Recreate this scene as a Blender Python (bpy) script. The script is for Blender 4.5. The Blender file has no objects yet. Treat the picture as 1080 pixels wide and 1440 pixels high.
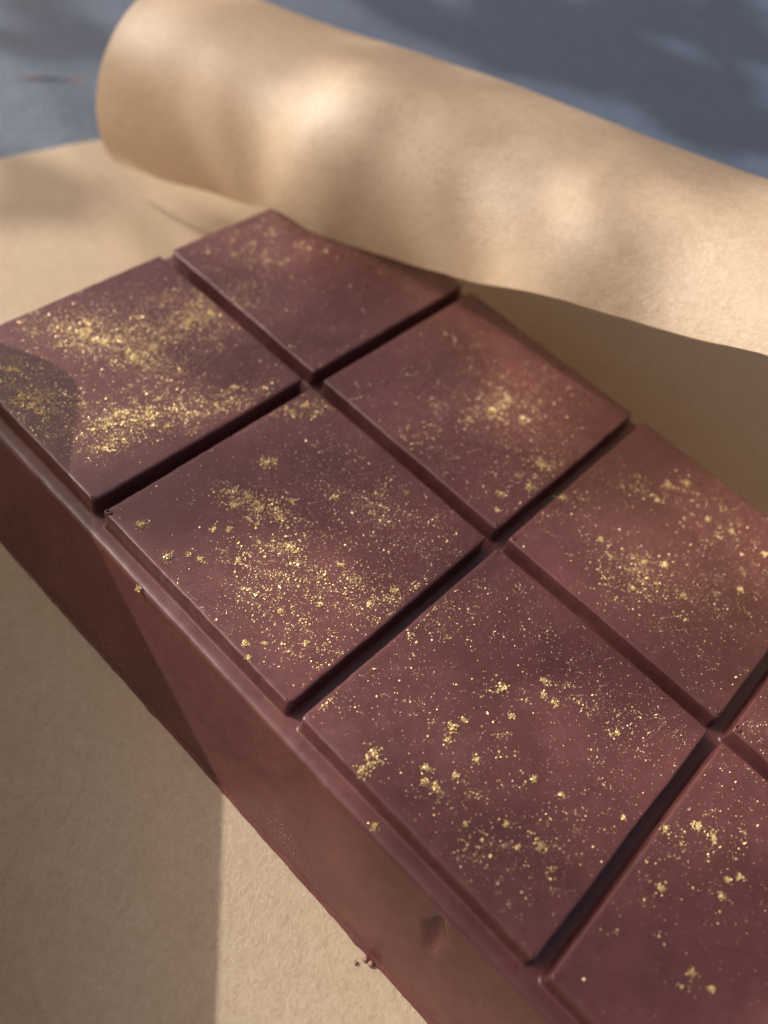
import bpy, bmesh, math, random
from mathutils import Vector, Matrix, noise

# ------------------------------------------------------------------ camera, sky, sun, exposure
sc = bpy.context.scene
S = 0.04                      # metres per chocolate square; all shapes below are laid out in squares
LIFT = 0.6                    # thickness of the bar: layout z = 0 is the top of the squares
def W(x, y, z): return Vector((x * S, y * S, (z + LIFT) * S))

cam_d = bpy.data.cameras.new('camera'); cam = bpy.data.objects.new('camera', cam_d)
sc.collection.objects.link(cam); sc.camera = cam
M = Matrix(((0.68107994, 0.50810238, -0.5272211),
            (-0.70967837, 0.63532495, -0.30449765),
            (0.18024074, 0.58154465, 0.79329635))).to_4x4()
M.translation = W(-1.95421, -1.63470, 2.56094)
cam.matrix_world = M
cam_d.sensor_fit = 'VERTICAL'; cam_d.sensor_height = 36.0; cam_d.lens = 36.0 * 1222.2 / 1440
cam_d.clip_start = 0.005; cam_d.clip_end = 100
cam_d.dof.use_dof = True; cam_d.dof.focus_distance = 2.92 * S; cam_d.dof.aperture_fstop = 11.5

SUN_TRAVEL = Vector((0.42, -0.99, -1.0)).normalized()
ELEV = math.asin(-SUN_TRAVEL.z); AZ = math.atan2(-SUN_TRAVEL.x, -SUN_TRAVEL.y)
wld = bpy.data.worlds.new('World'); sc.world = wld; wld.use_nodes = True
nt = wld.node_tree; nt.nodes.clear()
sky = nt.nodes.new('ShaderNodeTexSky'); sky.sky_type = 'NISHITA'; sky.sun_disc = False
sky.sun_elevation = ELEV; sky.sun_rotation = AZ; sky.air_density = 0.6; sky.dust_density = 8.0; sky.ozone_density = 0.0
bg = nt.nodes.new('ShaderNodeBackground'); bg.inputs['Strength'].default_value = 0.10
wo = nt.nodes.new('ShaderNodeOutputWorld')
nt.links.new(sky.outputs[0], bg.inputs[0]); nt.links.new(bg.outputs[0], wo.inputs[0])
sun_d = bpy.data.lights.new('sun', 'SUN'); sun_d.energy = 2.75; sun_d.angle = math.radians(0.53)
sun_d.color = (1.0, 0.96, 0.90)
sun = bpy.data.objects.new('sun', sun_d); sc.collection.objects.link(sun)
sun.rotation_euler = SUN_TRAVEL.to_track_quat('-Z', 'Y').to_euler()
sun.location = (-0.1, 0.4, 0.4)
sc.view_settings.view_transform = 'Standard'; sc.view_settings.look = 'None'
sc.view_settings.exposure = 0.78; sc.view_settings.gamma = 1.0
sc.view_settings.use_curve_mapping = False

random.seed(7)
# ------------------------------------------------------------------ helpers
def link(o, parent=None):
    sc.collection.objects.link(o)
    if parent: o.parent = parent
    return o
def mesh(name, verts, faces, mat, parent=None, smooth=True):
    me = bpy.data.meshes.new(name); me.from_pydata(verts, [], faces)
    me.validate()
    bm = bmesh.new(); bm.from_mesh(me); bmesh.ops.recalc_face_normals(bm, faces=bm.faces); bm.to_mesh(me); bm.free()
    if smooth: me.polygons.foreach_set('use_smooth', [True] * len(me.polygons))
    me.materials.append(mat)
    return link(bpy.data.objects.new(name, me), parent)
def tag(o, label=None, category=None, group=None, kind=None):
    for k, v in (('label', label), ('category', category), ('group', group), ('kind', kind)):
        if v: o[k] = v
    return o
def lerp(a, b, t): return a + (b - a) * t
def smooth01(t):
    t = min(1.0, max(0.0, t)); return t * t * (3 - 2 * t)
def table(x, knots):
    """smooth (Catmull-Rom) look-up in a list of (x, a, b, ...)"""
    n = len(knots)
    if x <= knots[0][0]: return list(knots[0][1:])
    if x >= knots[-1][0]: return list(knots[-1][1:])
    for i in range(n - 1):
        if knots[i][0] <= x <= knots[i + 1][0]: break
    k1, k2 = knots[i], knots[i + 1]; k0 = knots[max(i - 1, 0)]; k3 = knots[min(i + 2, n - 1)]
    h = k2[0] - k1[0]; t = (x - k1[0]) / h; out = []
    for c in range(1, len(k1)):
        m1 = (k2[c] - k0[c]) / (k2[0] - k0[0]) * h; m2 = (k3[c] - k1[c]) / (k3[0] - k1[0]) * h
        t2, t3 = t * t, t * t * t
        out.append((2*t3-3*t2+1)*k1[c] + (t3-2*t2+t)*m1 + (-2*t3+3*t2)*k2[c] + (t3-t2)*m2)
    return out
def nz(x, y=0.0, z=0.0): return noise.noise(Vector((x, y, z)))

# ------------------------------------------------------------------ materials
class NT:
    def __init__(self, name):
        self.m = bpy.data.materials.new(name); self.m.use_nodes = True
        self.t = self.m.node_tree; self.t.nodes.clear()
        self.out = self.n('ShaderNodeOutputMaterial')
        self.tc = self.n('ShaderNodeTexCoord')
    def n(self, typ, **kw):
        nd = self.t.nodes.new(typ)
        for k, v in kw.items():
            if k in nd.inputs: nd.inputs[k].default_value = v
            else: setattr(nd, k, v)
        return nd
    def l(self, a, b): self.t.links.new(a, b)
    def noise(self, scale, detail=3, rough=0.55, dist=0.0, stretch=None):
        """noise in units of one chocolate square"""
        mp = self.n('ShaderNodeMapping'); s = 1.0 / S
        st = stretch or (1, 1, 1)
        mp.inputs['Scale'].default_value = (s * st[0], s * st[1], s * st[2])
        self.l(self.tc.outputs['Object'], mp.inputs['Vector'])
        nd = self.n('ShaderNodeTexNoise'); nd.inputs['Scale'].default_value = scale
        nd.inputs['Detail'].default_value = detail; nd.inputs['Roughness'].default_value = rough
        nd.inputs['Distortion'].default_value = dist
        self.l(mp.outputs[0], nd.inputs['Vector']); return nd.outputs['Fac']
    def ramp(self, fac, stops):
        r = self.n('ShaderNodeValToRGB'); e = r.color_ramp.elements
        while len(e) < len(stops): e.new(0.5)
        for el, (p, c) in zip(e, stops):
            el.position = p; el.color = (c, c, c, 1) if isinstance(c, (int, float)) else (*c, 1)
        self.l(fac, r.inputs['Fac']); return r.outputs['Color']
    def mix(self, fac, a, b, mode='MIX'):
        m = self.n('ShaderNodeMix'); m.data_type = 'RGBA'; m.blend_type = mode
        for sock, v in ((m.inputs[0], fac), (m.inputs[6], a), (m.inputs[7], b)):
            if hasattr(v, 'links'): self.l(v, sock)
            elif isinstance(v, (int, float)): sock.default_value = v
            else: sock.default_value = (*v, 1)
        return m.outputs[2]
    def bump(self, h, strength, dist, prev=None):
        b = self.n('ShaderNodeBump'); b.inputs['Strength'].default_value = strength
        b.inputs['Distance'].default_value = dist * S
        self.l(h, b.inputs['Height'])
        if prev is not None: self.l(prev, b.inputs['Normal'])
        return b.outputs['Normal']

def chocolate_material():
    k = NT('milk_chocolate'); p = k.n('ShaderNodeBsdfPrincipled')
    cloud = k.noise(2.3, 4, 0.6, 0.8)
    fine = k.noise(26, 4, 0.6)
    smear = k.noise(5.0, 3, 0.6, 1.5, (1, 2.2, 1))
    col = k.mix(k.ramp(cloud, [(0.30, 0.0), (0.72, 1.0)]), CH_DARK, CH_LIGHT)
    col = k.mix(k.ramp(fine, [(0.45, 0.0), (0.80, 0.30)]), col, CH_BLOOM)
    k.l(col, p.inputs['Base Color'])
    k.l(k.ramp(smear, [(0.28, 0.24), (0.72, 0.42)]), p.inputs['Roughness'])
    p.inputs['Specular IOR Level'].default_value = 0.42
    nrm = k.bump(k.noise(3.0, 3, 0.5), 0.35, 0.02)
    nrm = k.bump(k.noise(45, 3, 0.5), 0.10, 0.003, nrm)
    nrm = k.bump(k.noise(170, 2, 0.6), 0.14, 0.0012, nrm)
    k.l(nrm, p.inputs['Normal']); k.l(p.outputs[0], k.out.inputs[0]); return k.m
def gold_material(name, c1, c2, rough):
    k = NT(name); p = k.n('ShaderNodeBsdfPrincipled')
    k.l(k.mix(k.ramp(k.noise(60, 2), [(0.35, 0.0), (0.65, 1.0)]), c1, c2), p.inputs['Base Color'])
    p.inputs['Metallic'].default_value = 0.55; p.inputs['Roughness'].default_value = rough
    k.l(p.outputs[0], k.out.inputs[0]); return k.m
def paper_material():
    k = NT('unbleached_baking_parchment'); p = k.n('ShaderNodeBsdfPrincipled')
    fibre = k.noise(60, 5, 0.65, 0.6, (1, 1, 1))
    mott = k.noise(22, 5, 0.72, 0.6)
    big = k.noise(1.6, 2, 0.5)
    col = k.mix(k.ramp(mott, [(0.30, 0.0), (0.70, 1.0)]), PAPER_A, PAPER_B)
    col = k.mix(k.ramp(fibre, [(0.42, 0.0), (0.72, 0.55)]), col, PAPER_C)
    speck = k.noise(85, 2, 0.5)
    col = k.mix(k.ramp(speck, [(0.70, 0.0), (0.80, 0.35)]), col, (0.30, 0.20, 0.11))
    k.l(col, p.inputs['Base Color'])
    k.l(k.ramp(big, [(0.3, 0.40), (0.7, 0.52)]), p.inputs['Roughness'])
    p.inputs['Specular IOR Level'].default_value = 0.7
    nrm = k.bump(k.noise(14, 4, 0.6, 0.5), 0.22, 0.012)
    nrm = k.bump(k.noise(60, 5, 0.7), 0.42, 0.007, nrm)
    k.l(nrm, p.inputs['Normal'])
    tr = k.n('ShaderNodeBsdfTranslucent'); k.l(k.mix(0.5, col, (0.95, 0.74, 0.50)), tr.inputs['Color']); k.l(nrm, tr.inputs['Normal'])
    mx = k.n('ShaderNodeMixShader'); mx.inputs[0].default_value = 0.42
    k.l(p.outputs[0], mx.inputs[1]); k.l(tr.outputs[0], mx.inputs[2]); k.l(mx.outputs[0], k.out.inputs[0]); return k.m
def table_material():
    k = NT('slate_blue_table'); p = k.n('ShaderNodeBsdfPrincipled')
    a = k.noise(12, 5, 0.7, 0.5); b = k.noise(34, 5, 0.75)
    col = k.mix(k.ramp(a, [(0.3, 0.0), (0.7, 1.0)]), TAB_A, TAB_B)
    col = k.mix(k.ramp(b, [(0.46, 0.0), (0.72, 0.7)]), col, TAB_C)
    k.l(col, p.inputs['Base Color'])
    k.l(k.ramp(a, [(0.3, 0.42), (0.7, 0.6)]), p.inputs['Roughness'])
    k.l(k.bump(b, 0.5, 0.02), p.inputs['Normal']); k.l(p.outputs[0], k.out.inputs[0]); return k.m

CH_DARK, CH_LIGHT, CH_BLOOM = (0.064, 0.0215, 0.0200), (0.104, 0.0360, 0.0330), (0.15, 0.064, 0.061)
PAPER_A, PAPER_B, PAPER_C = (0.42, 0.300, 0.185), (0.54, 0.410, 0.275), (0.64, 0.525, 0.385)
TAB_A, TAB_B, TAB_C = (0.030, 0.041, 0.062), (0.047, 0.062, 0.092), (0.13, 0.16, 0.21)
CHOC = chocolate_material()
GOLD = gold_material('gold_dust', (0.50, 0.345, 0.145), (0.67, 0.49, 0.25), 0.46)
FINE = gold_material('fine_gold_dust', (0.58, 0.40, 0.23), (0.72, 0.54, 0.35), 0.42)
PAPER = paper_material(); TABLE = table_material()

# ------------------------------------------------------------------ the table
m = NT('brown_mark'); pr = m.n('ShaderNodeBsdfPrincipled'); pr.inputs['Base Color'].default_value = (0.16, 0.075, 0.035, 1)
pr.inputs['Roughness'].default_value = 0.7; m.l(pr.outputs[0], m.out.inputs[0]); MARK = m.m
tv = [W(x, y, -0.612) for x, y in ((-500, -500), (500, -500), (500, 500), (-500, 500))]
tab = mesh('table_top', tv, [(0, 1, 2, 3)], TABLE, smooth=False)
tag(tab, 'blue-grey mottled table top behind the brown parchment', 'table', kind='structure')
mv = [W(0.93 + 0.16 * math.cos(a) * (1 + 0.3 * math.sin(3 * a)) - 0.05 * math.sin(a), 3.30 - 0.10 * math.cos(a) + 0.035 * math.sin(a), -0.6105)
      for a in [i * math.tau / 16 for i in range(16)]]
mesh('scratch', mv, [tuple(range(16))], MARK, tab, smooth=False)

# ------------------------------------------------------------------ the parchment sheet
# free edge of the curl: (-y, x, z); curl core: (-y, cx, cz, radius)
EDGE = [(-2.500, 0.570, -0.420), (-2.399, 0.580, -0.402), (-2.286, 0.605, -0.380), (-2.140, 0.645, -0.362), (-1.807, 0.672, -0.252), (-1.469, 0.665, -0.140), (-1.158, 0.618, 0.006), (-0.890, 0.658, 0.012), (-0.656, 0.745, 0.018), (-0.324, 0.812, 0.083), (0.069, 0.835, 0.203), (0.294, 0.800, 0.330), (0.480, 0.800, 0.405), (0.714, 0.836, 0.467), (0.822, 0.855, 0.497),
        (0.96, 0.868, 0.539), (1.09, 0.88, 0.585), (1.31, 0.90, 0.671), (1.8, 0.93, 0.79), (2.6, 0.98, 0.93), (4.5, 1.05, 1.05)]
CORE = [(-2.50, 1.10, -0.105, 0.50), (-1.7, 1.23, -0.06, 0.54), (-0.8, 1.37, 0.005, 0.605), (0.1, 1.46, 0.06, 0.66), (0.7, 1.48, 0.11, 0.71),
        (1.5, 1.50, 0.18, 0.78), (4.5, 1.60, 0.30, 0.90)]
E1, E2 = (-2.1, 3.14), (-3.0, -2.95)
def fold_x(y): return lerp(E2[0], E1[0], min(1.0, max(0.0, (y - E2[1]) / (E1[1] - E2[1])))) 
def ground(x, y):
    """gentle waves of the flat part, none under the bar"""
    dx = max(0.0, abs(x) - 1.26); dy = max(0.0, y - 1.2, -3.2 - y); far = smooth01(math.hypot(dx, dy) / 0.8)
    w = 0.028 * (0.5 + 0.5 * nz(x * 0.9 + 3, y * 0.8, 1.0)) * far
    return -0.6 + w
rows = [-2.50 + 0.045 * i for i in range(106)] + [2.32 + 0.1 * i for i in range(1, 23)]
NF, NA = 90, 70
verts, faces = [], []
for r in rows:
    ex, ez = table(r, EDGE); cx, cz, rad = table(r, CORE)
    th1 = math.atan2(ez - cz, ex - cx)
    if th1 < 0: th1 += math.tau
    d1 = math.hypot(ez - cz, ex - cx); y0 = -r
    far = smooth01((y0 + 1.0) / 3.5)
    for i in range(NF):
        t = i / (NF - 1)
        yl = y0 + 0.2 * (1.2 + 2.3) * far
        xl = fold_x(yl)
        x = lerp(xl, cx, t); y = y0 + 0.2 * (1.2 - min(x, 1.2)) * far
        verts.append(W(x, y, lerp(ground(x, y), cz - rad, smooth01((t - 0.86) / 0.14))))
    for i in range(1, NA + 1):
        th = lerp(-math.pi / 2, th1, i / NA)
        q = smooth01((th - 1.2) / (th1 - 1.2)); rr = lerp(rad, d1, q)
        a = i / NA
        wob = 0.007 * nz(a * 3.0 + 1, y0 * 0.9, 4.0) + 0.003 * nz(a * 9.0, y0 * 3.0, 9.0)
        edge_soft = math.sin(min(1, (1 - a) * 6) * math.pi / 2)
        rr += wob * smooth01(a * 4) * (0.25 + 0.75 * edge_soft)
        e_w = 0.008 * nz(y0 * 5.0, 2.0, 3.0) * smooth01((a - 0.93) / 0.07)
        y = y0 - 0.34 * smooth01(a) * far
        verts.append(W(cx + rr * math.cos(th), y, cz + rr * math.sin(th) + e_w))
NP = NF + NA
for j in range(len(rows) - 1):
    for i in range(NP - 1):
        a = j * NP + i; faces.append((a, a + 1, a + NP + 1, a + NP))
# the cut rim of the free edge: the thickness of the paper
rim = [j * NP + NP - 1 for j in range(len(rows))]; rb = len(verts)
for q, j in enumerate(rim):
    p0, p1 = verts[j], verts[j - 1]; d_ = (p0 - p1).normalized(); nrm_ = d_.cross(Vector((0, 1, 0))).normalized() * 0.0035 * S
    verts += [p0 + nrm_, p0 + d_ * 0.003 * S, p0 - nrm_]
for q in range(len(rim) - 1):
    for e_ in range(2):
        a = rb + q * 3 + e_; faces.append((a, a + 1, a + 4, a + 3))
# unseen far-left sheet corner, lifted and shaped to shade bar and sheet at left
KH = 1.15
def sun_back(sx, sy, h): return (sx - 0.42 * h, sy + 0.99 * h, h)     # point at height h whose shadow falls at (sx, sy, 0)
def corner_edge(s):
    """s 0..1: from E1 along the far edge to the corner, then along the left edge to E2"""
    if s < 0.4:
        t = s / 0.4; m_ = lerp(10.5, 0.0, t); h = lerp(-0.6, KH, math.sin(t * math.pi / 2))
        return sun_back(-0.70 - 0.153 * m_, 0.55 + 0.31 * m_, h)
    t = (s - 0.4) / 0.6; h = lerp(KH, -0.6, 1 - math.cos(t * math.pi / 2))
    sx, sy = lerp(-0.70, -3.0 - 0.252, t), lerp(0.55, -2.95 + 0.594, t)
    return sun_back(sx, sy, h)
NS, NB = 60, 18
base = len(verts)
def edge_round(s):
    n = 0; acc = Vector((0, 0, 0))
    for k in range(-2, 3):
        acc += Vector(corner_edge(min(1, max(0, s + k * 0.009)))); n += 1
    return acc / n if 0.04 < s < 0.96 else Vector(corner_edge(s))
for i in range(NS + 1):
    s = i / NS; b = Vector((lerp(E1[0], E2[0], s), lerp(E1[1], E2[1], s), -0.6)); e = edge_round(s)
    c = b + Vector((-0.55, 0.10, 0.0)) * math.sin(math.pi * s) + Vector((0, 0, (e.z + 0.6) * 0.9))
    for j in range(NB + 1):
        t = j / NB; pnt = b * (1 - t) ** 2 + c * (2 * t * (1 - t)) + e * t * t
        verts.append(W(*pnt))
for i in range(NS):
    for j in range(NB):
        a = base + i * (NB + 1) + j; faces.append((a, a + 1, a + NB + 2, a + NB + 1))
sheet = mesh('parchment_sheet', verts, faces, PAPER)
tag(sheet, 'brown baking parchment under the bar, its right end curled up into a loose roll', 'baking paper')

# ------------------------------------------------------------------ the chocolate bar
bar = link(bpy.data.objects.new('chocolate_bar', None)); bar.empty_display_size = 0.02
tag(bar, 'thick chocolate bar of raised squares dusted with gold, lying on parchment', 'chocolate bar')
D = 0.086
COLS = [(-1.032, -0.028), (0.030, 1.004)]
GY = [0.0, -1.008, -2.016, -3.024]
ROWS = [(0.026, 0.957)] + [(GY[i + 1] + 0.026, GY[i] - 0.026) for i in range(3)]

def outline(x0, x1, y0, y1, rc, per):
    """closed rounded rectangle: (x, y, nx, ny)"""
    pts = []
    cs = [(x1 - rc, y1 - rc, 0), (x0 + rc, y1 - rc, 1), (x0 + rc, y0 + rc, 2), (x1 - rc, y0 + rc, 3)]
    for q, (cx, cy, k) in enumerate(cs):
        for i in range(7):
            a = (k + i / 6) * math.pi / 2
            pts.append((cx + rc * math.cos(a), cy + rc * math.sin(a), math.cos(a), math.sin(a)))
        nx_, ny_, k2 = cs[(q + 1) % 4]
        a = (k + 1) * math.pi / 2
        ax, ay = cx + rc * math.cos(a), cy + rc * math.sin(a); bx, by = nx_ + rc * math.cos(a), ny_ + rc * math.sin(a)
        for i in range(1, per):
            t = i / per; pts.append((lerp(ax, bx, t), lerp(ay, by, t), math.cos(a), math.sin(a)))
    return pts

def make_square(x0, x1, y0, y1, seed):
    pts = outline(x0, x1, y0, y1, 0.014, 60)
    rings = [(0.012, -D - 0.0015), (0.007, -D + 0.0010), (0.0035, -D + 0.0035), (0.0012, -D + 0.007), (0.0, -D + 0.012), (-0.0005, -D * 0.5),
             (-0.0012, -0.0095), (-0.0022, -0.0050), (-0.0044, -0.0021), (-0.0080, -0.0006), (-0.0120, 0.0)]
    v, f = [], []; n = len(pts)
    for k, (o, z) in enumerate(rings):
        lip = 1.0 if 4 <= k <= 9 else 0.3
        for (x, y, nx_, ny_) in pts:
            w = lip * (0.0022 * nz(x * 4 + seed, y * 4, k * 0.1) + 0.0016 * nz(x * 22, y * 22 + seed, 3.0) + 0.0013 * nz(x * 70, y * 70, seed))
            wz = lip * 0.0012 * nz(x * 30 + seed, y * 30, 7.0) if 6 <= k <= 9 else 0
            v.append(W(x + nx_ * (o + w), y + ny_ * (o + w), z + wz))
    for k in range(len(rings) - 1):
        for i in range(n):
            j = (i + 1) % n; f.append((k * n + i, k * n + j, (k + 1) * n + j, (k + 1) * n + i))
    mx, my = (x0 + x1) / 2, (y0 + y1) / 2; last = (len(rings) - 1) * n; b0 = len(v)
    for (x, y, nx_, ny_) in pts: v.append(W(lerp(x, mx, 0.05), lerp(y, my, 0.05), 0))
    v.append(W(mx, my, 0))
    for i in range(n):
        j = (i + 1) % n; f.append((last + i, last + j, b0 + j, b0 + i)); f.append((b0 + i, b0 + j, b0 + n))
    return mesh('square', v, f, CHOC, bar)
squares = {}
for r, (y0, y1) in enumerate(ROWS):
    for c, (x0, x1) in enumerate(COLS):
        squares[(r, c)] = make_square(x0, x1, y0, y1, 11.3 * r + 5.7 * c)

# the body of the bar: ledge, drafted sides, thin flash line along the foot, a small dent in the left side
def dent(y, z):
    """inward push of the left side at (y, z)"""
    u, w = (y + 1.750) / 0.050, (z + 0.205) / 0.105
    u -= 0.45 * w
    w2 = w * (1.0 if w > 0 else 0.75)
    r1 = abs(u) + abs(w2)
    return 0.030 * (1 - smooth01((r1 - 0.25) / 0.85))
pts = outline(-1.094, 1.064, -3.13, 1.018, 0.05, 260)
prof = [(-0.030, -D), (-0.016, -D - 0.0012), (-0.007, -D - 0.0045), (-0.0015, -D - 0.011), (0.001, -D - 0.019)]
NZ = 46
for i in range(1, NZ + 1):
    t = i / NZ; prof.append((0.001 + 0.112 * t, lerp(-D - 0.019, -0.589, t)))
prof += [(0.122, -0.5935), (0.124, -0.598), (0.116, -0.5993)]
v, f = [], []; n = len(pts)
for k, (o, z) in enumerate(prof):
    for (x, y, nx_, ny_) in pts:
        w = 0.004 * nz(x * 1.3, y * 1.3, z * 2 + 5) + 0.0012 * nz(x * 9, y * 9, z * 9)
        if k <= 4: w += 0.0022 * nz(x * 16, y * 16, 1.0) + 0.0012 * nz(x * 45, y * 45, 2.0)
        if k >= len(prof) - 3: w += 0.005 * max(0, nz(x * 11, y * 11, 8.0)) + 0.004 * max(0, nz(x * 31, y * 31, 4.0))
        oo = o + w
        if nx_ < -0.9: oo -= dent(y, z)
        v.append(W(x + nx_ * oo, y + ny_ * oo, z))
for k in range(len(prof) - 1):
    for i in range(n):
        j = (i + 1) % n; f.append((k * n + i, (k + 1) * n + i, (k + 1) * n + j, k * n + j))
f.append(tuple(range(n))); f.append(tuple((len(prof) - 1) * n + i for i in reversed(range(n))))
body = mesh('base_slab', v, f, CHOC, bar)

# burst air bubbles at the corners of the squares
def bubble(x, y, rad, parent, z=0.0):
    v, f = [], []; A, B = 14, 7
    for i in range(A):
        a = i * math.tau / A; rr = rad * (1 + 0.15 * math.sin(a * 2 + x * 9))
        for j in range(B):
            b = j * math.tau / B
            v.append(W(x + (rr + rad * 0.42 * math.cos(b)) * math.cos(a), y + (rr + rad * 0.42 * math.cos(b)) * math.sin(a), z + rad * 0.25 + rad * 0.42 * math.sin(b)))
    for i in range(A):
        for j in range(B):
            f.append((i * B + j, ((i + 1) % A) * B + j, ((i + 1) % A) * B + (j + 1) % B, i * B + (j + 1) % B))
    return mesh('air_bubble', v, f, CHOC, parent)
for (x, y, rad, rc) in ((0.052, 0.040, 0.007, (0, 1)), (0.052, -0.965, 0.008, (1, 1)), (0.052, -1.047, 0.007, (2, 1)), (0.052, -1.973, 0.008, (2, 1)),
                        (0.052, -2.056, 0.009, (3, 1)), (-1.018, -0.042, 0.009, (1, 0)), (-1.022, 0.043, 0.006, (0, 0)), (-1.022, -0.965, 0.006, (1, 0)),
                        (-1.018, -1.975, 0.007, (2, 0)), (-1.018, -2.058, 0.007, (3, 0)), (-0.050, -2.056, 0.005, (3, 0)), (-0.050, -1.048, 0.005, (2, 0))):
    bubble(x, y, rad, squares[rc])

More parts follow.
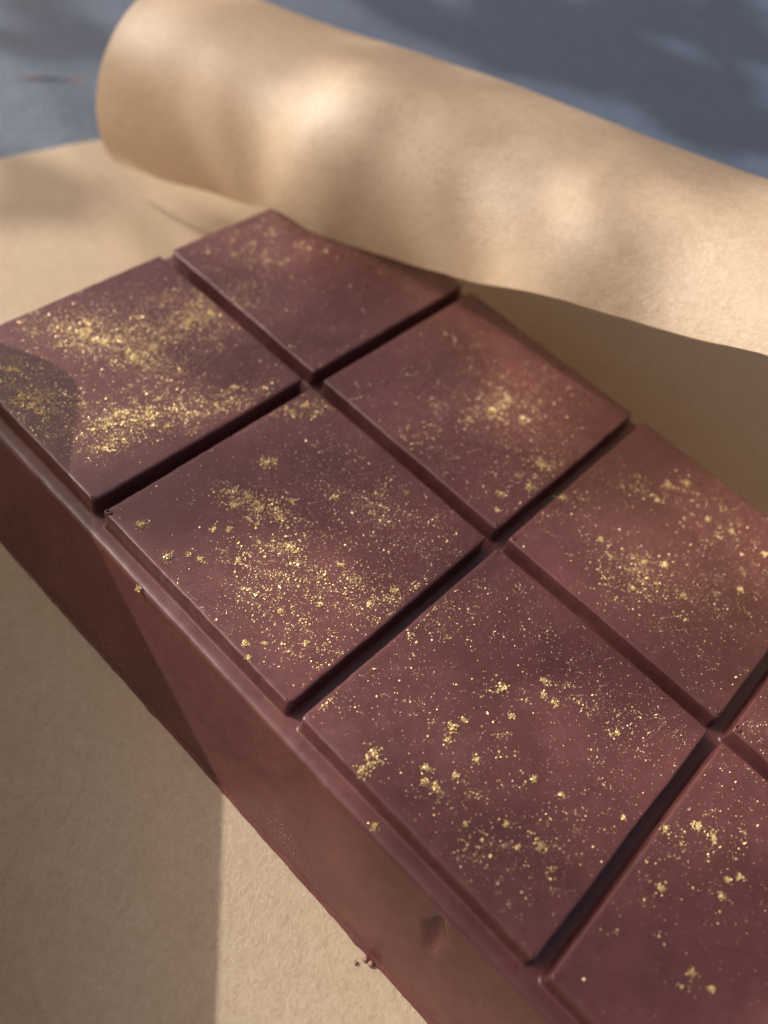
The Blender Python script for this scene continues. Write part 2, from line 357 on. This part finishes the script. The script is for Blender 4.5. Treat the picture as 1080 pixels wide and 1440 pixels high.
# ------------------------------------------------------------------ gold dust: clusters (x, y, axis a, axis b, count, coarse?) and clumps (x, y, radius)
DENS_M, DENS_F = 3.4, 2.0
DUST = [
    (-0.602,0.755,0.106,-0.126,-0.059,-0.067,240,1), (-0.476,0.557,0.071,-0.196,-0.081,-0.059,300,1), (-0.201,0.568,0.253,-0.032,-0.044,-0.097,330,1),
    (-0.355,0.649,0.300,-0.109,-0.095,-0.162,350,0), (-0.112,0.402,0.182,-0.047,-0.051,-0.089,150,0), (-0.779,0.278,0.119,-0.035,-0.029,-0.062,200,1),
    (-0.597,0.221,0.156,-0.047,-0.035,-0.070,200,1), (-0.849,0.202,0.060,-0.019,-0.013,-0.027,60,1), (-0.396,0.108,0.172,-0.033,-0.030,-0.065,110,1),
    (-0.322,0.110,0.275,-0.024,-0.045,-0.116,140,0), (-0.449,0.345,0.302,-0.084,-0.052,-0.100,170,0), (-0.924,0.531,0.073,-0.089,-0.055,-0.064,260,1),
    (-0.895,0.737,0.061,-0.044,-0.028,-0.044,90,1), (-0.823,0.501,0.082,-0.060,-0.082,-0.120,90,0), (-0.312,0.802,0.281,-0.027,-0.046,-0.108,150,0),
    (-0.044,0.621,0.199,-0.023,-0.052,-0.108,130,1), (0.304,0.821,0.166,-0.014,-0.044,-0.085,110,1), (0.555,0.660,0.109,-0.165,-0.067,-0.052,90,1),
    (0.302,0.529,0.084,-0.173,-0.087,-0.061,70,0), (0.373,0.396,0.188,-0.126,-0.099,-0.104,70,0), (0.796,0.261,0.110,-0.166,-0.079,-0.053,60,0),
    (0.330,0.655,0.108,-0.071,-0.053,-0.059,60,1), (0.286,0.124,0.180,-0.126,-0.093,-0.095,35,0), (0.484,-0.575,0.107,-0.127,-0.092,-0.058,190,1),
    (0.659,-0.614,0.033,-0.165,-0.148,-0.046,170,1), (0.478,-0.678,0.142,-0.290,-0.190,-0.086,210,0), (0.348,-0.409,0.091,-0.186,-0.130,-0.067,110,0),
    (0.423,-0.875,0.057,-0.116,-0.110,-0.046,120,1), (0.382,-0.129,0.155,-0.110,-0.095,-0.089,80,0), (0.084,-0.567,0.127,-0.153,-0.108,-0.074,130,0),
    (0.219,-0.717,0.128,-0.155,-0.128,-0.081,110,0), (0.678,-0.204,0.137,-0.096,-0.063,-0.054,30,1), (0.131,-0.464,0.071,-0.054,-0.056,-0.051,45,1),
    (0.224,-0.901,0.093,-0.073,-0.070,-0.056,60,0), (0.127,-0.123,0.027,-0.119,-0.093,-0.040,35,0), (-0.127,-0.092,0.114,-0.050,-0.030,-0.043,110,1),
    (-0.438,-0.209,0.029,-0.023,-0.016,-0.018,30,1), (-0.607,-0.311,0.058,-0.091,-0.041,-0.031,190,1), (-0.552,-0.433,0.046,-0.122,-0.055,-0.029,120,1),
    (-0.309,-0.481,0.056,-0.151,-0.066,-0.032,120,0), (-0.315,-0.601,0.106,-0.212,-0.130,-0.071,330,0), (-0.257,-0.730,0.082,-0.164,-0.131,-0.067,300,0),
    (-0.260,-0.604,0.064,-0.051,-0.043,-0.041,80,1), (-0.697,-0.500,0.054,-0.068,-0.032,-0.027,90,1), (-0.625,-0.551,0.031,-0.025,-0.020,-0.022,60,1),
    (-0.798,-0.485,0.049,-0.040,-0.026,-0.031,45,1), (-0.733,-0.632,0.079,-0.123,-0.051,-0.036,150,1), (-0.844,-0.612,0.039,-0.060,-0.027,-0.019,50,1),
    (-0.610,-0.753,0.106,-0.166,-0.073,-0.047,220,1), (-0.527,-0.915,0.115,-0.097,-0.057,-0.055,170,1), (-0.871,-0.749,0.096,-0.189,-0.080,-0.046,150,1),
    (-0.827,-0.873,0.075,-0.118,-0.055,-0.036,70,1), (-0.490,-0.738,0.158,-0.197,-0.121,-0.090,220,0), (-0.199,-0.859,0.058,-0.117,-0.103,-0.049,100,0),
    (-0.210,-0.341,0.110,-0.221,-0.092,-0.054,110,0), (-0.942,-0.618,0.064,-0.126,-0.089,-0.056,60,0), (-0.143,-0.392,0.049,-0.099,-0.078,-0.045,50,0),
    (-0.344,-1.125,0.100,-0.199,-0.108,-0.047,170,0), (-0.504,-1.098,0.133,-0.025,-0.020,-0.060,70,1), (-0.176,-1.154,0.123,-0.103,-0.058,-0.047,70,0),
    (-0.694,-1.141,0.108,-0.094,-0.065,-0.061,50,0), (-0.202,-1.502,0.042,-0.161,-0.131,-0.025,130,0), (-0.344,-1.483,0.091,-0.116,-0.060,-0.032,40,1),
    (-0.178,-1.732,0.007,-0.204,-0.117,-0.001,200,0), (-0.210,-1.872,0.035,-0.130,-0.112,-0.013,130,0), (-0.293,-1.630,0.053,-0.105,-0.066,-0.021,55,1),
    (-0.381,-1.782,0.110,-0.100,-0.080,-0.055,50,0), (-0.645,-1.383,0.100,-0.129,-0.085,-0.051,40,1), (-0.719,-1.567,0.123,-0.161,-0.101,-0.057,60,1),
    (-0.836,-1.519,0.067,-0.088,-0.042,-0.025,35,1), (-0.756,-1.798,0.152,-0.104,-0.048,-0.053,60,1), (-0.900,-1.745,0.103,-0.136,-0.063,-0.035,55,1),
    (-0.884,-1.842,0.094,-0.090,-0.062,-0.049,30,0), (-0.514,-1.846,0.105,-0.097,-0.112,-0.079,40,0), (-0.802,-1.243,0.086,-0.077,-0.052,-0.049,30,0),
    (-0.477,-1.399,0.056,-0.049,-0.028,-0.023,30,1), (-0.921,-1.072,0.065,-0.025,-0.020,-0.043,25,1), (0.413,-1.050,0.096,-0.076,-0.103,-0.076,70,1),
    (0.302,-1.095,0.189,-0.062,-0.056,-0.078,70,0), (0.325,-1.411,0.079,-0.098,-0.056,-0.027,110,1), (0.254,-1.475,0.103,-0.128,-0.076,-0.036,120,1),
    (0.359,-1.623,0.082,-0.165,-0.094,-0.027,130,1), (0.708,-1.598,0.068,-0.137,-0.091,-0.025,90,1), (0.673,-1.232,0.086,-0.104,-0.050,-0.024,60,1),
    (0.809,-1.363,0.073,-0.111,-0.062,-0.023,50,1), (0.931,-1.575,0.022,-0.109,-0.106,-0.015,60,1), (0.469,-1.571,0.132,-0.265,-0.175,-0.050,180,0),
    (0.184,-1.651,0.091,-0.183,-0.126,-0.036,130,0), (0.436,-1.787,0.135,-0.115,-0.111,-0.064,110,0), (0.160,-1.854,0.126,-0.110,-0.099,-0.059,80,0),
    (0.306,-1.270,0.060,-0.121,-0.102,-0.036,60,0), (0.712,-1.730,0.097,-0.080,-0.124,-0.068,60,1), (-0.354,-2.131,0.106,-0.100,-0.058,-0.035,40,1),
    (-0.314,-2.243,0.088,-0.083,-0.078,-0.044,45,1), (-0.453,-2.083,0.052,-0.049,-0.047,-0.029,20,1), (-0.133,-2.168,0.075,-0.069,-0.107,-0.059,70,0),
    (-0.479,-2.258,0.118,-0.113,-0.072,-0.042,22,1), (-0.728,-2.154,0.095,-0.092,-0.065,-0.043,14,1), (-0.731,-2.382,0.092,-0.092,-0.047,-0.028,8,1),
    (-0.660,-2.057,0.065,-0.063,-0.051,-0.034,14,1), (0.099,-2.083,0.017,-0.066,-0.092,-0.007,70,0), (0.025,-2.151,0.011,-0.043,-0.089,-0.005,40,0),
]
CLUMPS = [
    (-0.960,-0.152,0.0309), (-0.978,-0.311,0.0305), (-0.443,-0.214,0.0292), (-0.410,-0.222,0.0214), (-0.627,-0.553,0.0326), (-0.896,-0.389,0.0190),
    (-0.916,-0.350,0.0142), (-0.603,-0.290,0.0409), (-0.600,-0.353,0.0331), (-0.663,-0.291,0.0227), (-0.568,-0.432,0.0230), (-0.805,-0.475,0.0218),
    (-0.787,-0.322,0.0147), (-0.745,-0.356,0.0173), (-0.695,-1.383,0.0376), (-0.734,-1.399,0.0209), (-0.943,-1.271,0.0445), (-1.010,-1.282,0.0306),
    (-0.973,-1.289,0.0221), (-0.462,-1.406,0.0322), (-0.329,-1.486,0.0203), (-0.374,-1.518,0.0201), (-0.853,-1.414,0.0226), (-0.876,-1.470,0.0246),
    (-0.886,-1.437,0.0179), (-0.714,-1.507,0.0232), (-0.365,-1.560,0.0201), (-0.803,-1.490,0.0159), (-0.627,-1.670,0.0164), (-0.772,-1.810,0.0291),
    (-0.827,-1.764,0.0133), (-0.597,-1.763,0.0141), (-0.515,-1.492,0.0170), (-0.287,-1.770,0.0151), (-0.645,-1.390,0.0143), (-0.798,-1.695,0.0135),
    (-0.893,-1.611,0.0132), (-0.348,-2.128,0.0292), (-0.435,-2.058,0.0215), (-0.339,-2.184,0.0243), (-0.597,-2.145,0.0251), (-0.381,-2.307,0.0191),
    (-0.472,-2.293,0.0186), (-0.416,-2.285,0.0189), (-0.724,-2.333,0.0174), (-0.716,-2.397,0.0109), (-0.508,-1.943,0.0118), (0.323,-1.275,0.0208),
    (0.401,-1.041,0.0213), (0.676,-1.317,0.0255), (0.855,-1.352,0.0329), (0.784,-1.306,0.0260), (0.794,-1.610,0.0289), (0.767,-1.512,0.0193),
    (0.371,-1.449,0.0238), (0.233,-1.489,0.0259), (0.425,-1.515,0.0210), (0.362,-1.637,0.0235), (0.568,-1.777,0.0243), (0.805,-1.763,0.0224),
    (0.489,-0.579,0.0380), (0.590,-0.588,0.0388), (0.560,-0.691,0.0320), (0.425,-0.900,0.0370), (0.175,-0.885,0.0205), (0.297,-0.936,0.0240),
    (0.371,-0.550,0.0248), (0.360,-1.053,0.0242), (-0.561,0.741,0.0325), (-0.530,0.645,0.0353), (-0.500,0.502,0.0353), (-0.408,0.510,0.0333),
    (-0.202,0.543,0.0348), (-0.089,0.544,0.0326), (-0.793,0.280,0.0303), (-0.732,0.300,0.0282), (-0.877,0.206,0.0222), (-0.617,0.259,0.0262),
    (-0.619,0.149,0.0234), (-0.402,0.122,0.0218), (-0.285,0.154,0.0224), (-0.121,-0.086,0.0258), (-0.193,-0.080,0.0226), (-0.113,-0.140,0.0200),
    (-0.934,0.516,0.0346), (-0.954,0.575,0.0247), (-0.933,0.472,0.0247), (-0.540,-0.717,0.0177), (-0.707,-0.782,0.0170), (-0.575,-0.893,0.0199),
    (-0.467,-0.910,0.0178), (-0.826,-0.717,0.0190), (-0.844,-0.858,0.0164), (-0.946,-0.770,0.0161), (-0.353,-0.488,0.0214), (-0.488,-0.402,0.0182),
    (-0.993,-0.730,0.0159), (-1.017,-0.776,0.0181), (-1.099,-0.309,0.0137), (-1.074,-1.420,0.0192), (0.102,-0.926,0.0173),
]

def where(x, y):
    for r, (y0, y1) in enumerate(ROWS):
        for c, (x0, x1) in enumerate(COLS):
            if x0 + 0.012 < x < x1 - 0.012 and y0 + 0.012 < y < y1 - 0.012: return (r, c)
    return None
def grain(v, f, x, y, z, rad, tilt=0.5):
    """one flake: an irregular low pyramid with an off-centre tip"""
    n = random.choice((4, 5, 5, 6)); a0 = random.uniform(0, math.tau); el = random.uniform(0.55, 1.0); ax = random.uniform(0, math.pi)
    tx, ty = random.gauss(0, tilt), random.gauss(0, tilt); b0 = len(v)
    for i in range(n):
        a = a0 + i * math.tau / n + random.uniform(-0.3, 0.3); rr = rad * random.uniform(0.6, 1.15)
        px, py = rr * math.cos(a), rr * math.sin(a) * el
        qx, qy = px * math.cos(ax) - py * math.sin(ax), px * math.sin(ax) + py * math.cos(ax)
        v.append(W(x + qx, y + qy, z + max(0.0003, 0.25 * rad + tx * qx + ty * qy)))
    v.append(W(x + rad * random.uniform(-0.4, 0.4), y + rad * random.uniform(-0.4, 0.4), z + rad * random.uniform(0.35, 0.8)))
    t = len(v) - 1
    for i in range(n): f.append((b0 + i, b0 + (i + 1) % n, t))
coarse = {k: ([], []) for k in squares}; finer = {k: ([], []) for k in squares}
for (x, y, ax, ay, bx, by, cnt, kind) in DUST:
    # a few random kernels inside each cluster so that the dust gathers in wisps
    kern = [(random.gauss(0, 0.55), random.gauss(0, 0.55)) for _ in range(max(3, cnt // 9))]
    boost = 1.7 if x < 0 and y > 0 else 1.0          # the far-left square carries a powdery patch
    for _ in range(int(cnt * boost * (DENS_M if kind else DENS_F))):
        if random.random() < 0.42:
            k0 = random.choice(kern); s_, t_ = random.gauss(k0[0], 0.10), random.gauss(k0[1], 0.10)
        else: s_, t_ = random.gauss(0, 0.85), random.gauss(0, 0.85)
        px, py = x + ax * s_ + bx * t_, y + ay * s_ + by * t_; w = where(px, py)
        if not w: continue
        if kind:
            rad = min(0.0060, 0.0012 + random.expovariate(1 / 0.0010))
            grain(*coarse[w], px, py, 0.0, rad)
        else:
            rad = min(0.0042, 0.0010 + random.expovariate(1 / 0.0007))
            grain(*finer[w], px, py, 0.0, rad)
for (r, c), (cnt) in zip(squares, (700, 500, 800, 1100, 1300, 1100, 600, 600)):
    (y0, y1), (x0, x1) = ROWS[r], COLS[c]
    for _ in range(cnt):
        px, py = random.uniform(x0, x1), random.uniform(y0, y1)
        if where(px, py) and nz(px * 3.1, py * 3.1, 2.0) + 0.25 > random.uniform(-0.4, 0.5):
            grain(*finer[(r, c)], px, py, 0.0, min(0.0045, 0.0011 + random.expovariate(1 / 0.0007)))
for k, sq in squares.items():
    if coarse[k][0]:
        o = mesh('gold_flakes', *coarse[k], GOLD, sq, smooth=False); tag(o, kind='stuff')
    if finer[k][0]:
        o = mesh('gold_dust', *finer[k], FINE, sq, smooth=False); tag(o, kind='stuff')
for (x, y, rad) in CLUMPS:
    rad *= 0.85
    w = where(x, y); v, f = [], []
    z0 = 0.0 if w else -D
    for _ in range(int(24 + 2600 * rad)):
        q = abs(random.gauss(0, 0.48)); a = random.uniform(0, math.tau)
        hgt = max(0.0, 0.22 * rad * (1 - q)) * random.random()
        grain(v, f, x + rad * q * math.cos(a), y + rad * q * math.sin(a), z0 + hgt, random.uniform(0.0016, 0.0046), 0.7)
    mesh('gold_clump', v, f, GOLD, squares[w] if w else body, smooth=False)

# ------------------------------------------------------------------ pale scuffed grains low on the left side
k_ = NT('pale_chocolate_crumb'); p_ = k_.n('ShaderNodeBsdfPrincipled')
k_.l(k_.mix(k_.noise(40, 2), (0.15, 0.065, 0.05), (0.26, 0.13, 0.10)), p_.inputs['Base Color']); p_.inputs['Roughness'].default_value = 0.6
k_.l(p_.outputs[0], k_.out.inputs[0]); CRUMB = k_.m
v, f = [], []
for _ in range(170):
    t = random.random(); yy = lerp(-1.08, -1.36, t) + random.gauss(0, 0.02); zz = lerp(-0.47, -0.555, t) + random.gauss(0, 0.035 * (1 - 0.6 * t))
    if zz < -0.58: continue
    xx = -1.094 - 0.001 - 0.112 * (zz + D + 0.019) / (-0.589 + D + 0.019); r_ = random.uniform(0.0008, 0.0022); b0 = len(v)
    for q in range(4):
        a = q * math.pi / 2 + random.uniform(-0.4, 0.4); v.append(W(xx + 0.001, yy + r_ * math.cos(a), zz + r_ * math.sin(a)))
    v.append(W(xx - 0.004 - r_ * 0.4, yy, zz + r_ * 0.2))
    for q in range(4): f.append((b0 + q, b0 + (q + 1) % 4, b0 + 4))
tag(mesh('scuff', v, f, CRUMB, body, smooth=False), kind='stuff')

# ------------------------------------------------------------------ crumbs on the parchment at the foot of the bar
def crumb(x, y, rad, label):
    bm = bmesh.new(); bmesh.ops.create_icosphere(bm, subdivisions=2, radius=rad * S)
    for vv in bm.verts: vv.co *= 1 + 0.35 * nz(vv.co.x * 9000 * 0.04 + x * 50, vv.co.y * 360 + y * 50, vv.co.z * 360)
    me = bpy.data.meshes.new('chocolate_crumb'); bm.to_mesh(me); bm.free(); me.materials.append(CRUMB)
    me.polygons.foreach_set('use_smooth', [True] * len(me.polygons))
    o = link(bpy.data.objects.new('chocolate_crumb', me)); o.location = W(x, y, ground(x, y) + rad * 0.9)
    return tag(o, label, 'crumb', 'crumbs at the foot of the bar')
for (x, y, rad, text) in ((-1.232, -1.655, 0.009, 'middle one of three tiny chocolate crumbs at the foot of the bar'),
                         (-1.230, -1.678, 0.011, 'largest tiny chocolate crumb on the parchment against the foot of the bar'),
                         (-1.262, -1.640, 0.007, 'smallest chocolate crumb, lying on the parchment a little away from the bar')):
    crumb(x, y, rad, text)

# ------------------------------------------------------------------ an added, unseen leafy branch towards the sun: leaves placed to cast the dapple
SHADE = [
    (0.23,2.35,-0.60,0.30), (-0.01,2.26,-0.60,0.22), (4.01,2.72,-0.62,0.50), (4.50,2.12,-0.62,0.50), (5.49,1.92,-0.62,0.50), (5.26,1.02,-0.62,0.50),
    (6.59,1.13,-0.62,0.50), (5.15,0.27,-0.62,0.40), (4.53,2.61,-0.62,0.40), (1.30,3.64,-0.62,0.30), (1.05,3.76,-0.62,0.30), (1.36,4.14,-0.62,0.30),
    (6.28,1.97,-0.62,0.50), (7.21,1.71,-0.62,0.50), (4.48,1.66,-0.62,0.40), (4.06,2.22,-0.62,0.35), (5.30,1.49,-0.62,0.45), (6.23,1.31,-0.62,0.45),
    (5.78,0.75,-0.62,0.40), (4.64,1.34,-0.62,0.40), (4.75,0.71,-0.62,0.35), (5.15,2.47,-0.62,0.50), (4.96,1.78,-0.62,0.40), (3.91,3.02,-0.62,0.40),
    (5.09,0.64,-0.62,0.40), (-0.39,0.94,0.00,0.18), (-0.21,0.84,0.00,0.18), (-0.02,0.74,0.00,0.18), (0.17,0.64,0.00,0.18), (-0.30,0.36,0.00,0.21),
    (-0.12,0.30,0.00,0.21), (0.06,0.24,0.00,0.21), (0.22,0.22,0.00,0.21), (0.35,0.23,0.00,0.21), (0.49,0.24,0.00,0.21), (-0.84,-0.08,0.00,0.23),
    (-0.73,-0.15,0.00,0.23), (-0.62,-0.22,0.00,0.23), (-0.51,-0.30,0.00,0.23), (-0.39,-0.37,0.00,0.23), (-0.27,-0.44,0.00,0.23), (-0.15,-0.51,0.00,0.23),
    (-0.02,-0.58,0.00,0.23), (0.11,-0.66,0.00,0.23), (0.10,-0.03,0.00,0.18), (0.26,-0.10,0.00,0.18), (0.43,-0.18,0.00,0.18), (0.61,-0.26,0.00,0.18),
    (0.34,-0.99,0.00,0.22), (0.49,-1.04,0.00,0.22), (0.65,-1.08,0.00,0.22), (0.81,-1.12,0.00,0.22), (0.99,-1.17,0.00,0.22), (1.16,-1.22,0.00,0.22),
    (-1.09,-1.48,0.00,0.23), (-1.05,-1.57,0.00,0.23), (-1.02,-1.66,0.00,0.23), (-0.98,-1.74,0.00,0.23), (-0.94,-1.83,0.00,0.23), (-0.91,-1.91,0.00,0.23),
    (-0.16,-1.47,0.00,0.18), (-0.08,-1.60,0.00,0.18), (0.01,-1.73,0.00,0.18), (0.09,-1.86,0.00,0.18), (-0.93,-2.19,0.00,0.25), (-0.81,-2.24,0.00,0.25),
    (-0.69,-2.30,0.00,0.25), (-0.56,-2.36,0.00,0.25), (-0.43,-2.42,0.00,0.25), (-0.33,-0.91,0.00,0.17), (-0.19,-0.94,0.00,0.17), (-0.05,-0.98,0.00,0.17),
    (0.31,-1.83,0.00,0.18), (0.43,-1.86,0.00,0.18), (0.56,-1.89,0.00,0.18), (1.34,1.57,0.30,0.27), (0.99,1.30,0.30,0.20), (1.32,0.83,0.45,0.22),
    (1.01,0.57,0.40,0.18), (1.22,0.11,0.50,0.18), (1.54,0.32,0.55,0.20), (1.26,-0.46,0.60,0.19), (1.61,-0.29,0.62,0.20), (1.45,-0.90,0.70,0.19),
    (0.58,1.67,0.00,0.21), (0.68,1.29,0.10,0.22), (0.83,2.20,0.30,0.14), (1.01,1.21,0.36,0.14), (1.06,-0.12,0.50,0.12), (0.94,1.78,0.40,0.22),
    (1.01,1.59,0.40,0.22), (1.47,1.42,0.45,0.24), (1.18,1.22,0.40,0.19), (1.56,0.82,0.50,0.23), (1.35,0.45,0.50,0.19), (1.56,0.06,0.58,0.22),
    (1.37,-0.20,0.58,0.18), (1.70,-0.47,0.62,0.22), (1.48,-0.68,0.62,0.18), (1.76,-0.76,0.70,0.22), (0.94,0.14,0.35,0.16), (0.99,-0.27,0.45,0.16),
    (0.73,0.49,0.25,0.19), (1.04,-0.77,0.55,0.16), (0.60,2.10,0.00,0.16), (0.76,1.77,0.20,0.16),
]

def leaf_material():
    k = NT('shade_leaf'); p = k.n('ShaderNodeBsdfPrincipled')
    k.l(k.mix(k.ramp(k.noise(4, 3), [(0.3, 0.0), (0.7, 1.0)]), (0.035, 0.075, 0.02), (0.06, 0.11, 0.03)), p.inputs['Base Color'])
    p.inputs['Roughness'].default_value = 0.5; k.l(p.outputs[0], k.out.inputs[0]); return k.m
def bark_material():
    k = NT('bark'); p = k.n('ShaderNodeBsdfPrincipled')
    k.l(k.mix(k.noise(8, 4), (0.06, 0.04, 0.025), (0.12, 0.085, 0.055)), p.inputs['Base Color'])
    p.inputs['Roughness'].default_value = 0.9; k.l(p.outputs[0], k.out.inputs[0]); return k.m
LEAF, BARK = leaf_material(), bark_material()
branch = link(bpy.data.objects.new('added_branch', None))
tag(branch, 'added, unseen leafy branch casting soft dappled shade on the parchment roll', 'branch')
H = 18.0
def tube(path, r0, r1):
    v, f = [], []; n = 6
    for i, pt in enumerate(path):
        d = (path[min(i + 1, len(path) - 1)] - path[max(i - 1, 0)]).normalized(); a = d.orthogonal().normalized(); b = d.cross(a)
        r = lerp(r0, r1, i / (len(path) - 1))
        for j in range(n): v.append(pt + (a * math.cos(j * math.tau / n) + b * math.sin(j * math.tau / n)) * r)
    for i in range(len(path) - 1):
        for j in range(n): f.append((i * n + j, i * n + (j + 1) % n, (i + 1) * n + (j + 1) % n, (i + 1) * n + j))
    return v, f
def shade_leaf(c, rad, yaw, pitch, roll_):
    """a pointed blade with a folded midrib, facing roughly up the light"""
    rot = Matrix.Rotation(yaw, 3, 'Z') @ Matrix.Rotation(pitch, 3, 'X') @ Matrix.Rotation(roll_, 3, 'Y')
    v, f = [], []; n = 9
    for i in range(n):
        t = i / (n - 1); w = rad * 0.85 * math.sin(math.pi * t ** 0.8) + 0.004; yy = rad * (-1.35 + 2.7 * t); zz = -0.25 * rad * (2 * t - 1) ** 2
        for sx, dz in ((-1, 0.10), (0, 0.0), (1, 0.10)): v.append(c + rot @ Vector((sx * w, yy, zz + dz * w)) * S)
    for i in range(n - 1):
        for j in range(2): a = i * 3 + j; f.append((a, a + 1, a + 4, a + 3))
    return v, f
stem_a, stem_b = W(-0.42 * H + 1.2, 0.99 * H + 5.5, H - 0.3), W(-0.42 * H - 0.8, 0.99 * H - 3.2, H - 0.3)
path = [stem_a.lerp(stem_b, i / 11) + Vector((math.sin(i * 0.7), 0, math.cos(i * 0.9))) * 0.15 * S for i in range(12)]
mesh('shade_stem', *tube(path, 0.045 * S, 0.015 * S), BARK, branch)
for i, (sx, sy, sz, rad) in enumerate(SHADE):
    hh = H + random.uniform(-2.5, 2.5)
    c = W(sx - 0.42 * hh, sy + 0.99 * hh, sz + hh)
    o = mesh('shade_leaf', *shade_leaf(c, rad, random.uniform(0, math.tau), random.uniform(-0.4, 0.4), random.uniform(-0.4, 0.4)), LEAF, branch)
    near = min(path, key=lambda q: (q - c).length); mid = near.lerp(c, 0.5) + Vector((0, 0, 0.2 * S))
    mesh('shade_twig', *tube([near, mid, c], 0.010 * S, 0.004 * S), BARK, branch)
